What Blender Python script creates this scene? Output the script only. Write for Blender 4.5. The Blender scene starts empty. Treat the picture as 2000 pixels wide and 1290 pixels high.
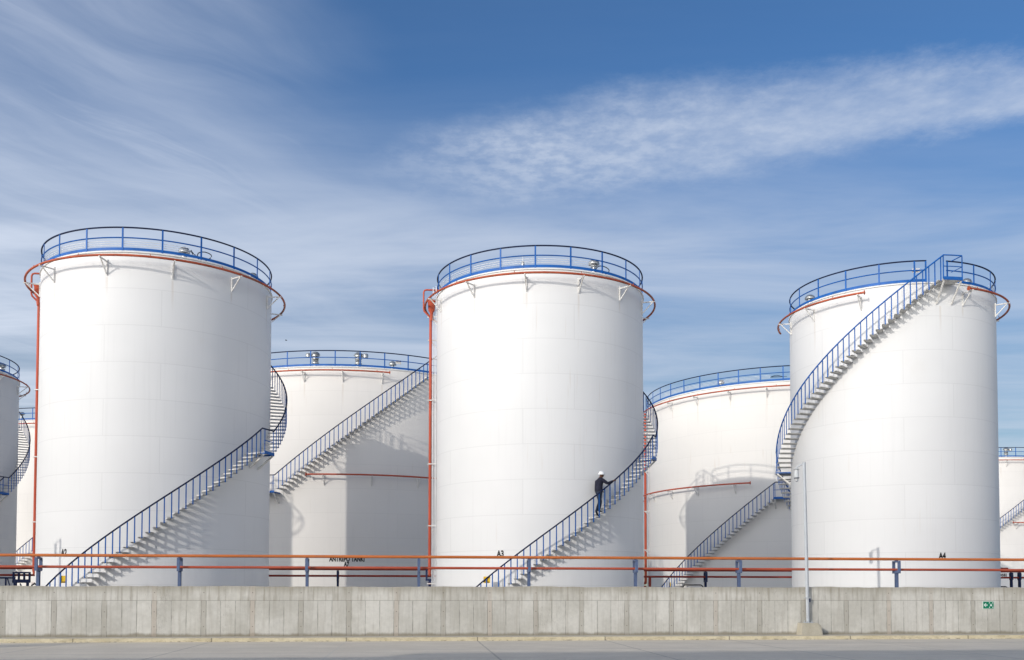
import bpy, bmesh, math, random
from math import sin, cos, tan, pi, radians, degrees, sqrt, atan2
from mathutils import Vector, Matrix
random.seed(7)
SC = bpy.context.scene
COL = SC.collection
E = 1.8                                  # eye height above the road
F_PX, PITCH, Y_H, ROLL = 1864.1, 0.0361, 1152.0, 0.00125
SUN_AZ, SUN_EL = radians(39), radians(19.5)
SUN_DIR = Vector((-sin(SUN_AZ) * cos(SUN_EL), -cos(SUN_AZ) * cos(SUN_EL), sin(SUN_EL)))
K = 0.1016                               # slope of the tank rows, wall and pipe rack across the view
ROW = math.atan(K)

# ------------------------------------------------------------------ shader helpers
class NT:
    def __init__(s, tree):
        s.t = tree; s.n = tree.nodes; s.l = tree.links
    def add(s, kind, **kw):
        n = s.n.new(kind)
        for k, v in kw.items(): setattr(n, k, v)
        return n
    def put(s, sock, v):
        if isinstance(v, bpy.types.NodeSocket): s.l.new(v, sock)
        elif v is not None: sock.default_value = v
    def m(s, op, a, b=None, c=None, clamp=False):
        n = s.add('ShaderNodeMath', operation=op, use_clamp=clamp)
        for i, v in enumerate((a, b, c)):
            if v is not None: s.put(n.inputs[i], v)
        return n.outputs[0]
    def mix(s, f, a, b, blend='MIX'):
        n = s.add('ShaderNodeMix', data_type='RGBA', blend_type=blend)
        s.put(n.inputs[0], f); s.put(n.inputs[6], a); s.put(n.inputs[7], b)
        return n.outputs[2]
    def sm(s, v, lo, hi, t0=0.0, t1=1.0):
        n = s.add('ShaderNodeMapRange', interpolation_type='SMOOTHSTEP')
        s.put(n.inputs[0], v); s.put(n.inputs[1], lo); s.put(n.inputs[2], hi); s.put(n.inputs[3], t0); s.put(n.inputs[4], t1)
        return n.outputs[0]
    def xyz(s, x, y, z):
        n = s.add('ShaderNodeCombineXYZ')
        for i, v in enumerate((x, y, z)): s.put(n.inputs[i], v)
        return n.outputs[0]
    def noise(s, vec, scale, detail=3.0, rough=0.55, dist=0.0):
        n = s.add('ShaderNodeTexNoise')
        s.put(n.inputs['Vector'], vec); n.inputs['Scale'].default_value = scale
        n.inputs['Detail'].default_value = detail; n.inputs['Roughness'].default_value = rough
        n.inputs['Distortion'].default_value = dist
        return n.outputs[0]
    def white(s, vec):
        n = s.add('ShaderNodeTexWhiteNoise', noise_dimensions='3D'); s.put(n.inputs['Vector'], vec)
        return n.outputs['Value']
    def obj(s):
        tc = s.add('ShaderNodeTexCoord'); sp = s.add('ShaderNodeSeparateXYZ')
        s.l.new(tc.outputs['Object'], sp.inputs[0])
        return tc.outputs['Object'], sp.outputs[0], sp.outputs[1], sp.outputs[2]

def rgb(c): return (c[0], c[1], c[2], 1.0)

def new_mat(name):
    m = bpy.data.materials.new(name); m.use_nodes = True
    t = NT(m.node_tree); b = t.n['Principled BSDF']
    return m, t, b

def paint(name, col, rough=0.45, var=0.12, scale=3.0, metal=0.0, grime=None, gscale=1.2, gamt=0.35, bump=0.0):
    """painted metal: tone drift, patches of grime"""
    m, t, b = new_mat(name)
    co, x, y, z = t.obj()
    nz = t.noise(co, scale, 4)
    c = t.mix(t.sm(nz, 0.3, 0.7), rgb([v * (1 - var) for v in col]), rgb([min(1, v * (1 + var)) for v in col]))
    if grime:
        g = t.sm(t.noise(co, gscale, 5, 0.65), 0.5, 0.72, 0.0, gamt)
        c = t.mix(g, c, rgb(grime))
    t.put(b.inputs['Base Color'], c)
    b.inputs['Roughness'].default_value = rough; b.inputs['Metallic'].default_value = metal
    if not metal: b.inputs['Specular IOR Level'].default_value = 0.25
    if bump:
        bp = t.add('ShaderNodeBump'); bp.inputs['Strength'].default_value = bump; bp.inputs['Distance'].default_value = 0.01
        t.put(bp.inputs['Height'], t.noise(co, 25, 3)); t.l.new(bp.outputs[0], b.inputs['Normal'])
    return m

def shell_mat(name, col, period, offs, shift, seam_dark=0.92, rust=0.25, drips=(), drip_z=14.5):
    """welded white plate courses: level seams every 1.5 m, staggered upright seams, faint rust runs"""
    m, t, b = new_mat(name)
    co, x, y, z = t.obj()
    ang = t.m('MULTIPLY', t.m('ARCTAN2', x, t.m('MULTIPLY', y, -1)), 180 / pi)
    rad = t.m('SQRT', t.m('ADD', t.m('MULTIPLY', x, x), t.m('MULTIPLY', y, y)))
    q = t.m('DIVIDE', z, 1.5)
    course = t.m('FLOOR', q)
    dz = t.m('MULTIPLY', t.m('ABSOLUTE', t.m('SUBTRACT', t.m('FRACT', t.m('ADD', q, 0.5)), 0.5)), 1.5)
    par = t.m('MODULO', course, 2.0)
    w = t.m('DIVIDE', t.m('ADD', t.m('SUBTRACT', ang, offs), t.m('ADD', t.m('MULTIPLY', par, shift), 720.0)), period)
    da = t.m('ABSOLUTE', t.m('SUBTRACT', t.m('FRACT', t.m('ADD', w, 0.5)), 0.5))
    da = t.m('MULTIPLY', t.m('MULTIPLY', da, period * pi / 180), rad)
    line = t.m('MAXIMUM', t.sm(dz, 0.006, 0.026, 1, 0), t.sm(da, 0.006, 0.026, 1, 0))
    plate = t.white(t.xyz(t.m('FLOOR', w), course, offs))
    cyl = t.xyz(t.m('MULTIPLY', ang, pi / 180 * 5), 0.0, z)
    big = t.noise(t.xyz(t.m('MULTIPLY', ang, pi / 180 * 5), offs, z), 0.28, 3)
    streak = t.noise(t.xyz(t.m('MULTIPLY', ang, pi / 180 * 26), offs, t.m('MULTIPLY', z, 0.16)), 1.0, 4, 0.6)
    tone = t.m('ADD', t.m('MULTIPLY', t.m('SUBTRACT', plate, 0.5), 0.02), 1.0)
    tone = t.m('MULTIPLY', tone, t.sm(big, 0.25, 0.75, 0.965, 1.01))
    tone = t.m('MULTIPLY', tone, t.sm(streak, 0.52, 0.8, 1.0, 0.955))
    tone = t.m('MULTIPLY', tone, t.m('SUBTRACT', 1.0, t.m('MULTIPLY', line, 1 - seam_dark)))
    vm = t.add('ShaderNodeVectorMath', operation='SCALE'); vm.inputs[0].default_value = col
    t.put(vm.inputs['Scale'], tone)
    c = vm.outputs[0]
    # rust runs and brown scuffs
    runs = t.noise(t.xyz(t.m('MULTIPLY', ang, pi / 180 * 40), offs + 9, t.m('MULTIPLY', z, 0.35)), 1.0, 2, 0.5)
    patch = t.noise(t.xyz(t.m('MULTIPLY', ang, pi / 180 * 5), offs + 4, z), 0.22, 2)
    rm = t.m('MULTIPLY', t.sm(runs, 0.6, 0.78), t.sm(patch, 0.52, 0.68))
    c = t.mix(t.m('MULTIPLY', rm, rust), c, (0.50, 0.40, 0.29, 1))
    blot = t.noise(t.xyz(t.m('MULTIPLY', ang, pi / 180 * 5), offs + 14, z), 0.5, 4, 0.6)
    c = t.mix(t.sm(blot, 0.62, 0.8, 0.0, 0.3 * rust), c, (0.55, 0.49, 0.40, 1))
    # rust runs below the ring brackets
    dm = 0.0
    wob = t.m('MULTIPLY', t.m('SUBTRACT', t.noise(t.xyz(0.0, offs, z), 2.0, 3), 0.5), 0.05)
    for k, a in enumerate(drips):
        dd = t.m('ADD', t.m('MULTIPLY', t.m('MULTIPLY', t.m('SUBTRACT', ang, a), pi / 180), rad), wob)
        ln = 0.5 + 1.3 * ((k * 7 + int(offs)) % 5) / 4
        s_ = t.m('MULTIPLY', t.sm(t.m('ABSOLUTE', dd), 0.008, 0.07, 1, 0), t.m('MULTIPLY', t.sm(z, drip_z - 0.6 - ln, drip_z - 0.7), t.m('LESS_THAN', z, drip_z - 0.55)))
        dm = t.m('MAXIMUM', s_, dm)
    if drips: c = t.mix(t.m('MULTIPLY', dm, 0.26), c, (0.46, 0.36, 0.25, 1))
    t.put(b.inputs['Base Color'], c)
    b.inputs['Roughness'].default_value = 0.55
    b.inputs['Specular IOR Level'].default_value = 0.25
    h = t.m('ADD', t.m('MULTIPLY', line, 0.0022), t.m('MULTIPLY', t.noise(cyl, 0.5, 2), 0.028))
    bp = t.add('ShaderNodeBump'); bp.inputs['Strength'].default_value = 0.5; bp.inputs['Distance'].default_value = 1.0
    t.put(bp.inputs['Height'], h); t.l.new(bp.outputs[0], b.inputs['Normal'])
    return m

def concrete(name, c0, c1, scale=1.5, rough=0.9, joints=None):
    m, t, b = new_mat(name)
    co, x, y, z = t.obj()
    n1 = t.noise(co, scale, 6, 0.62); n2 = t.noise(co, scale * 14, 3, 0.6)
    c = t.mix(t.sm(n1, 0.28, 0.72), rgb(c0), rgb(c1))
    c = t.mix(t.sm(n2, 0.3, 0.75, 0.0, 0.22), c, rgb([v * 0.6 for v in c0]))
    if joints: c = joints(t, x, y, z, co, c)
    t.put(b.inputs['Base Color'], c); b.inputs['Roughness'].default_value = rough
    bp = t.add('ShaderNodeBump'); bp.inputs['Strength'].default_value = 0.35; bp.inputs['Distance'].default_value = 0.02
    t.put(bp.inputs['Height'], n2); t.l.new(bp.outputs[0], b.inputs['Normal'])
    return m

# ------------------------------------------------------------------ mesh helpers
class MB:
    def __init__(s): s.v = []; s.f = []; s.mi = []
    def raw(s, vs, fs, mi=0):
        o = len(s.v); s.v += [tuple(v) for v in vs]; s.f += [tuple(i + o for i in f) for f in fs]; s.mi += [mi] * len(fs)
        return s
    def box(s, c, size, rz=0.0, mi=0):
        hx, hy, hz = (d / 2 for d in size); R = Matrix.Rotation(rz, 3, 'Z'); c = Vector(c)
        vs = [c + R @ Vector((sx * hx, sy * hy, sz * hz)) for sz in (-1, 1) for sy in (-1, 1) for sx in (-1, 1)]
        return s.raw(vs, [(0, 2, 3, 1), (4, 5, 7, 6), (0, 1, 5, 4), (2, 6, 7, 3), (0, 4, 6, 2), (1, 3, 7, 5)], mi)
    def bar(s, p, q, w, d, mi=0, up=(0, 0, 1)):
        """square bar from p to q"""
        p, q = Vector(p), Vector(q); t = (q - p).normalized(); u = Vector(up)
        if abs(t.dot(u)) > 0.98: u = Vector((1, 0, 0))
        a = t.cross(u).normalized(); b = a.cross(t)
        vs = [r + a * (sx * w / 2) + b * (sy * d / 2) for r in (p, q) for sx, sy in ((-1, -1), (1, -1), (1, 1), (-1, 1))]
        return s.raw(vs, [(3, 2, 1, 0), (4, 5, 6, 7), (0, 1, 5, 4), (1, 2, 6, 5), (2, 3, 7, 6), (3, 0, 4, 7)], mi)
    def tube(s, pts, r, n=8, closed=False, cap=True, mi=0):
        P = [Vector(p) for p in pts]; N = len(P); rings = []
        def tg(i):
            if closed: return (P[(i + 1) % N] - P[i - 1]).normalized()
            return (P[min(i + 1, N - 1)] - P[max(i - 1, 0)]).normalized()
        t0 = tg(0); u = Vector((0, 0, 1)) if abs(t0.z) < 0.9 else Vector((1, 0, 0))
        a = t0.cross(u).normalized(); vs = []
        for i in range(N):
            t = tg(i); a = (a - t * a.dot(t)).normalized(); b = t.cross(a)
            rr = r[i] if isinstance(r, (list, tuple)) else r
            vs += [P[i] + (a * cos(2 * pi * k / n) + b * sin(2 * pi * k / n)) * rr for k in range(n)]
        fs = []
        for i in range(N if closed else N - 1):
            j = (i + 1) % N
            fs += [(i * n + k, i * n + (k + 1) % n, j * n + (k + 1) % n, j * n + k) for k in range(n)]
        if cap and not closed:
            fs += [tuple(range(n - 1, -1, -1)), tuple((N - 1) * n + k for k in range(n))]
        return s.raw(vs, fs, mi)
    def lathe(s, prof, n=24, c=(0, 0, 0), mi=0):
        vs = []; fs = []; N = len(prof)
        for r, z in prof:
            vs += [(c[0] + r * cos(2 * pi * k / n), c[1] + r * sin(2 * pi * k / n), c[2] + z) for k in range(n)]
        for i in range(N - 1):
            fs += [(i * n + k, i * n + (k + 1) % n, (i + 1) * n + (k + 1) % n, (i + 1) * n + k) for k in range(n)]
        if prof[0][0] > 1e-6: fs.append(tuple(range(n - 1, -1, -1)))
        if prof[-1][0] > 1e-6: fs.append(tuple((N - 1) * n + k for k in range(n)))
        return s.raw(vs, fs, mi)
    def sector(s, r0, r1, a0, a1, z0, z1, n=6, mi=0):
        """ring segment; angles in degrees from the front (-Y), turning towards +X"""
        vs = []; fs = []
        for i in range(n + 1):
            a = radians(a0 + (a1 - a0) * i / n)
            for r, z in ((r0, z0), (r1, z0), (r1, z1), (r0, z1)): vs.append((r * sin(a), -r * cos(a), z))
        for i in range(n):
            o = i * 4
            for k in range(4): fs.append((o + k, o + 4 + k, o + 4 + (k + 1) % 4, o + (k + 1) % 4))
        fs += [(0, 1, 2, 3), (n * 4 + 3, n * 4 + 2, n * 4 + 1, n * 4)]
        return s.raw(vs, fs, mi)
    def mesh(s, name, mats, smooth=True, angle=40):
        me = bpy.data.meshes.new(name); me.from_pydata(s.v, [], s.f); me.validate()
        for m in (mats if isinstance(mats, (list, tuple)) else [mats]): me.materials.append(m)
        if len(me.polygons) == len(s.mi):
            for p, i in zip(me.polygons, s.mi): p.material_index = i
        bm = bmesh.new(); bm.from_mesh(me); bmesh.ops.recalc_face_normals(bm, faces=bm.faces); bm.to_mesh(me); bm.free()
        if smooth:
            for p in me.polygons: p.use_smooth = True
            me.set_sharp_from_angle(angle=radians(angle))
        me.update(); return me
    def build(s, name, mats, parent=None, smooth=True, angle=40):
        return link(name, s.mesh(name, mats, smooth, angle), parent)

def link(name, data, parent=None, loc=None, rz=None):
    o = bpy.data.objects.new(name, data); COL.objects.link(o)
    if parent: o.parent = parent
    if loc is not None: o.location = loc
    if rz is not None: o.rotation_euler = (0, 0, rz)
    return o

def tag(o, label=None, cat=None, group=None, kind=None):
    for k, v in (('label', label), ('category', cat), ('group', group), ('kind', kind)):
        if v: o[k] = v
    return o

def thing(name, label, cat, loc=(0, 0, 0), rz=0.0, group=None):
    return tag(link(name, None, None, loc, rz), label, cat, group)

def pol(R, a, z):
    a = radians(a); return Vector((R * sin(a), -R * cos(a), z))

def arc(R, a0, a1, z, step=3.0):
    n = max(2, int(abs(a1 - a0) / step)); return [pol(R, a0 + (a1 - a0) * i / n, z) for i in range(n + 1)]

# ------------------------------------------------------------------ materials
RUST = (0.10, 0.045, 0.025)
M = dict(
    blue=paint('blue rail paint', (0.007, 0.098, 0.36), 0.5, 0.15, 2.0, grime=(0.03, 0.05, 0.09), gamt=0.3),
    navy=paint('dark navy handrail paint', (0.005, 0.013, 0.05), 0.6, 0.2, 1.5, grime=(0.02, 0.02, 0.03), gamt=0.4),
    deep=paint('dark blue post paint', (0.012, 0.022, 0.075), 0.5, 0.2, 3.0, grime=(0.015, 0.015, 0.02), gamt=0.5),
    rack=paint('slate blue steel paint', (0.105, 0.145, 0.25), 0.55, 0.15, 3.0, grime=(0.05, 0.05, 0.07), gamt=0.4),
    orange=paint('faded orange pipe paint', (0.56, 0.165, 0.045), 0.5, 0.10, 0.7, grime=(0.36, 0.13, 0.06), gscale=0.5, gamt=0.5),
    red=paint('faded red pipe paint', (0.46, 0.095, 0.05), 0.5, 0.10, 0.8, grime=(0.30, 0.075, 0.05), gscale=0.6, gamt=0.5),
    riser=paint('red riser pipe paint', (0.46, 0.085, 0.045), 0.45, 0.10, 0.8, grime=(0.40, 0.10, 0.06), gscale=0.5, gamt=0.4),
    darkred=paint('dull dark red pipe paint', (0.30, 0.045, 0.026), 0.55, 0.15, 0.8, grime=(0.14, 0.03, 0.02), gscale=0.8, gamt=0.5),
    ring=paint('weathered red ring pipe paint', (0.40, 0.085, 0.038), 0.5, 0.2, 1.2, grime=(0.16, 0.075, 0.035), gscale=0.9, gamt=0.75),
    bracket=paint('white bracket paint', (0.70, 0.69, 0.66), 0.5, 0.06, 4.0, grime=(0.45, 0.36, 0.26), gscale=2.5, gamt=0.5),
    tread=paint('pale grey tread steel', (0.63, 0.62, 0.59), 0.6, 0.10, 3.0, grime=(0.30, 0.26, 0.21), gscale=2.0, gamt=0.5),
    roof=paint('white roof plate', (0.74, 0.73, 0.71), 0.5, 0.05, 0.6, grime=(0.5, 0.45, 0.38), gamt=0.4),
    zinc=paint('galvanised valve metal', (0.42, 0.43, 0.42), 0.38, 0.2, 6.0, metal=0.75, grime=(0.2, 0.2, 0.18), gscale=5, gamt=0.5),
    cable=paint('black cable sheath', (0.012, 0.012, 0.014), 0.5),
    conduit=paint('white conduit paint', (0.74, 0.74, 0.74), 0.4, 0.04),
    ink=paint('black lettering paint', (0.012, 0.012, 0.014), 0.5),
    yellow=paint('yellow placard', (0.66, 0.42, 0.012), 0.5, 0.05, 8),
    grey=paint('grey pole paint', (0.47, 0.50, 0.525), 0.45, 0.06, 2.0),
    white=paint('white enamel', (0.75, 0.76, 0.76), 0.4, 0.04),
    lampgrey=paint('pale grey lamp enamel', (0.56, 0.58, 0.58), 0.4, 0.04),
    green=paint('green sign face', (0.004, 0.20, 0.105), 0.4, 0.04),
    signwhite=paint('pale sign marking', (0.72, 0.82, 0.76), 0.5, 0.03),
)
def glass_mat():
    m, t, b = new_mat('lamp glass'); b.inputs['Base Color'].default_value = (0.8, 0.8, 0.78, 1)
    b.inputs['Roughness'].default_value = 0.12; b.inputs['Transmission Weight'].default_value = 0.7
    return m
M['glass'] = glass_mat()

# ------------------------------------------------------------------ storage tanks
BASE = 0.47                     # foot of the shells above the road
TOP = 15.47                     # top of the shells: ten courses of 1.5 m
H = TOP - BASE

FONT_CACHE = {}
def text_mesh(s):
    if s in FONT_CACHE: return FONT_CACHE[s]
    cu = bpy.data.curves.new('lettering', 'FONT'); cu.body = s; cu.size = 1.0; cu.offset = 0.045
    o = bpy.data.objects.new('lettering', cu); COL.objects.link(o)
    dg = bpy.context.evaluated_depsgraph_get()
    me = bpy.data.meshes.new_from_object(o.evaluated_get(dg))
    vs = [tuple(v.co) for v in me.vertices]; fs = [tuple(p.vertices) for p in me.polygons]
    bpy.data.objects.remove(o); bpy.data.curves.remove(cu); bpy.data.meshes.remove(me)
    FONT_CACHE[s] = (vs, fs); return vs, fs

def lettering(parent, s, r, a_mid, z_base, height, width):
    vs, fs = text_mesh(s)
    x0, x1 = min(v[0] for v in vs), max(v[0] for v in vs); y1 = 0.69
    out = []
    for v in vs:
        x = ((v[0] - x0) / (x1 - x0) - 0.5) * width; y = v[1] / y1 * height
        out.append(pol(r + 0.008, a_mid + degrees(x / r), z_base + y))
    MB().raw(out, fs).build('lettering', M['ink'], parent, smooth=False)

def vent(root, kind, a, R, z):
    """breather valve on the roof"""
    p = pol(R, a, z)
    if kind == 'dome':
        b = MB().lathe([(0.14, -0.05), (0.14, 0.25), (0.09, 0.26), (0.09, 0.48), (0.15, 0.50), (0.15, 0.54), (0.10, 0.56)], 20, p).build('roof_vent', M['zinc'], root)
        c = MB().lathe([(0.10, 0.56), (0.24, 0.58), (0.25, 0.63), (0.22, 0.71), (0.13, 0.78), (0.0, 0.80)], 24, p).build('vent_cap', M['zinc'], b)
    elif kind == 'low':
        b = MB().lathe([(0.12, 0), (0.12, 0.24), (0.08, 0.26), (0.08, 0.34)], 20, p).build('roof_vent', M['zinc'], root)
        MB().lathe([(0.08, 0.34), (0.23, 0.36), (0.24, 0.42), (0.19, 0.54), (0.1, 0.60), (0, 0.61)], 24, p).build('vent_cap', M['zinc'], b)
    elif kind == 'stub':
        MB().lathe([(0.05, 0), (0.05, 0.22), (0.07, 0.23), (0.07, 0.38), (0.03, 0.42), (0.012, 0.44), (0.012, 0.62), (0, 0.62)], 12, p).build('roof_vent', M['zinc'], root)
    elif kind in ('breather_left', 'breather_right'):
        sx = -1 if kind.endswith('left') else 1
        b = MB()
        b.lathe([(0.20, 0.0), (0.20, 0.10), (0.13, 0.12), (0.13, 0.26), (0.22, 0.28), (0.22, 0.33), (0.15, 0.35), (0.20, 0.46), (0.15, 0.54), (0.22, 0.56), (0.22, 0.61), (0.12, 0.63), (0.12, 0.70)], 20, p)
        b = b.build('roof_vent', M['zinc'], root)
        c = MB().lathe([(0.12, 0.70), (0.24, 0.72), (0.24, 0.80), (0.29, 0.82), (0.24, 0.92), (0.16, 0.99), (0.0, 1.02)], 22, p)
        c.build('vent_cap', M['zinc'], b)
        d = MB().tube([p + Vector((sx * 0.2, 0, 0.82)), p + Vector((sx * 0.45, 0, 0.80))], 0.11, 14)
        d.lathe([(0.10, -0.16), (0.165, -0.14), (0.17, 0.04), (0.13, 0.10), (0, 0.12)], 18, p + Vector((sx * 0.45, 0, 0.82)))
        d.build('vent_hood', M['zinc'], b)
    return p

def make_bracket(r, rr):
    """triangular arm carrying the ring pipe; built at the front, ring radius rr, local z 0 at the pipe"""
    b = MB()
    b.bar((0, -r + 0.0, -0.07), (0, -rr - 0.07, -0.07), 0.045, 0.05)
    b.bar((0, -r - 0.03, 0.02), (0, -r - 0.03, -0.62), 0.055, 0.05, up=(0, 1, 0))
    b.bar((0, -r - 0.04, -0.58), (0, -rr + 0.05, -0.10), 0.04, 0.04)
    return b.mesh('ring_bracket', M['bracket'])

def tank(name_label, cx, cy, r, group='white storage tanks', mat=None, stair=None, posts=(20, 0.0), rail_gap=None, rings=(), brackets=(),
         ring_r=0.6, ring_z=13.30, mid=None, riser=None, letters=(), vents=(), conduit=None, uprights=None, placard=None, plate=None, extra=None, detail=2):
    root = thing('storage_tank', name_label, 'storage tank', (cx, cy, BASE), 0.0, group)
    nseg = 160 if r < 8 else 224
    g = lambda ze: ze + E - BASE            # height above the eye -> height above the tank foot
    # shell and roof
    sh = MB(); vs = []; fs = []
    for z in (-0.1, H):
        vs += [(r * cos(2 * pi * k / nseg), r * sin(2 * pi * k / nseg), z) for k in range(nseg)]
    fs = [(k, (k + 1) % nseg, nseg + (k + 1) % nseg, nseg + k) for k in range(nseg)]
    sh.raw(vs, fs); sh.build('shell', mat, root, angle=60)
    rf = MB().lathe([(r - 0.02, H - 0.06), (r + 0.05, H - 0.05), (r + 0.05, H + 0.0), (r - 0.05, H + 0.03), (r * 0.5, H + r * 0.03), (0.0, H + r * 0.06)], nseg)
    rf.build('roof', M['roof'], root, angle=25)
    # roof railing
    RR = r - 0.02; zt = 0.98
    a0, a1 = (-180, 180) if not rail_gap else (rail_gap[1], rail_gap[0] + 360)
    closed = rail_gap is None
    pts = arc(RR, a0, a1, H + zt, 2.5)
    if closed: pts = pts[:-1]
    rail = MB().tube(pts, 0.034, 8, closed).build('roof_railing', M['navy'], root)
    pm = arc(RR, a0, a1, H + 0.56, 2.5)
    MB().tube(pm[:-1] if closed else pm, 0.027, 6, closed).build('mid_rail', M['blue'], rail)
    tb = MB(); n = int((a1 - a0) / 2.5); tb.sector(RR + 0.0, RR + 0.012, a0, a1, H + 0.045, H + 0.155, n)
    tb.build('toe_board', M['blue'], rail, angle=60)
    pmesh = MB().bar((0, -RR - 0.018, H + 0.02), (0, -RR - 0.018, H + zt - 0.02), 0.07, 0.02, up=(0, 1, 0)).mesh('railing_post', M['blue'], False)
    for i in range(posts[0]):
        a = posts[1] + 360.0 / posts[0] * i
        a = (a + 180) % 360 - 180
        if rail_gap and rail_gap[0] - 1 < a < rail_gap[1] + 1: continue
        link('railing_post', pmesh, rail, rz=radians(a))
    if rail_gap:
        for a in (rail_gap[0] - 0.4, rail_gap[1] + 0.4): link('railing_post', pmesh, rail, rz=radians(a))
    # foam / cooling ring pipes
    for (b0, b1, e0, e1) in rings:
        rp = MB().tube(arc(r + ring_r, b0, b1, g(ring_z), 2.0), 0.047, 10).build('ring_pipe', M['ring'], root)
        for fl, a, d in ((e0, b0, 1), (e1, b1, -1)):
            if fl: MB().tube([pol(r + ring_r, a, g(ring_z)), pol(r + ring_r, a + d * degrees(0.035 / r), g(ring_z))], 0.095, 14).build('end_flange', M['ring'], rp)
        bm_ = make_bracket(r, r + ring_r)
        for a in brackets:
            if b0 - 0.5 <= a <= b1 + 0.5: link('ring_bracket', bm_, rp, (0, 0, g(ring_z)), radians(a))
        if detail > 1:
            nm = MB().tube([(0, -r - ring_r + 0.02, 0.03), (0, -r - ring_r + 0.05, 0.13)], 0.014, 5).mesh('spray_nozzle', M['ring'])
            k = b0 + 6
            while k < b1 - 3:
                link('spray_nozzle', nm, rp, (0, 0, g(ring_z)), radians(k)); k += degrees(2.6 / r)
    if mid:
        b0, b1, e0, e1, mz, mbr = mid
        mp = MB().tube(arc(r + 0.5, b0, b1, g(mz), 1.5), 0.052, 10).build('ring_pipe', M['red'], root)
        if e0: MB().tube([pol(r + 0.5, b0, g(mz)), pol(r + 0.5, b0 + 0.2, g(mz))], 0.11, 14).build('end_flange', M['red'], mp)
        if e1: MB().tube([pol(r + 0.5, b1, g(mz)), pol(r + 0.5, b1 - 0.2, g(mz))], 0.11, 14).build('end_flange', M['red'], mp)
        bm2 = make_bracket(r, r + 0.5)
        for a in mbr: link('ring_bracket', bm2, mp, (0, 0, g(mz)), radians(a))
    # winding stair
    if stair: make_stair(root, r, g, **stair)
    if riser: make_riser(root, r, g, **riser)
    for s, a, zb, h, w in letters: lettering(root, s, r, a, g(zb), h, w)
    for kind, a, dR in vents:
        vp = vent(root, kind, a, r - dR, H + 0.03 + dR * 0.06)
    if conduit:
        c0, c1 = conduit
        for dz in (0.26, 0.34, 0.43):
            MB().tube(arc(RR - 0.05, c0, c1, H + dz, 2.0), 0.011, 5).build('conduit', M['conduit'], root)
        p0 = pol(RR - 0.05, c1, H + 0.3)
        for q in range(3):
            e = pol(r - 0.8, c1 + 4 + q, H + 0.45)
            mdl = (p0 + e) / 2 + Vector((0, 0, 0.22 - 0.12 * q))
            cp = [p0 * (1 - u_) ** 2 + mdl * 2 * u_ * (1 - u_) + e * u_ * u_ for u_ in [i_ / 8 for i_ in range(9)]]
            MB().tube(cp, 0.014, 5).build('cable', M['cable'], root)
        lp = [pol(r - 0.45, c1 + 9, H + 0.35) + Vector((0.30 * cos(t), 0.08 * sin(2 * t), 0.20 * sin(t))) for t in [i * 0.5 for i in range(13)]]
        MB().tube(lp, 0.020, 6).build('cable', M['cable'], root)
    if uprights:
        for k, (a, dr) in enumerate(uprights):
            MB().tube([pol(r + dr, a, 0), pol(r + dr, a, H + 0.55)], 0.022, 6).build('conduit', M['conduit'], root)
        for z in (1.6, 4.3, 7.2, 10.2, 13.1):
            b = MB().bar(pol(r, uprights[0][0] - 1, z), pol(r + 0.42, uprights[0][0] - 1, z), 0.07, 0.05)
            b.bar(pol(r, uprights[0][0] - 1, z - 0.4), pol(r + 0.32, uprights[0][0] - 1, z), 0.05, 0.04)
            b.build('conduit_bracket', M['bracket'], root)
    if placard:
        a, ze, Rp, w, h = placard
        p = pol(Rp, a, g(ze)); rz = radians(a)
        MB().box(p, (w, 0.012, h), rz).build('placard', M['yellow'], root, False)
        q = MB()
        for i, (dx, dz, ww) in enumerate(((0.0, -0.33, 0.75), (0.06, -0.40, 0.6))):
            q.box(p + Matrix.Rotation(rz, 3, 'Z') @ Vector((dx * w, -0.009, dz * h)), (ww * w, 0.004, 0.02), rz)
        q.build('placard_border', M['ink'], root, False)
    if plate:
        a, ze, pw, ph = plate
        MB().box(pol(RR - 0.06, a, g(ze)), (pw, 0.02, ph), radians(a)).build('sign_plate', M['tread'], root, False)
    if extra: extra(root, r, g)
    return root

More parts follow.
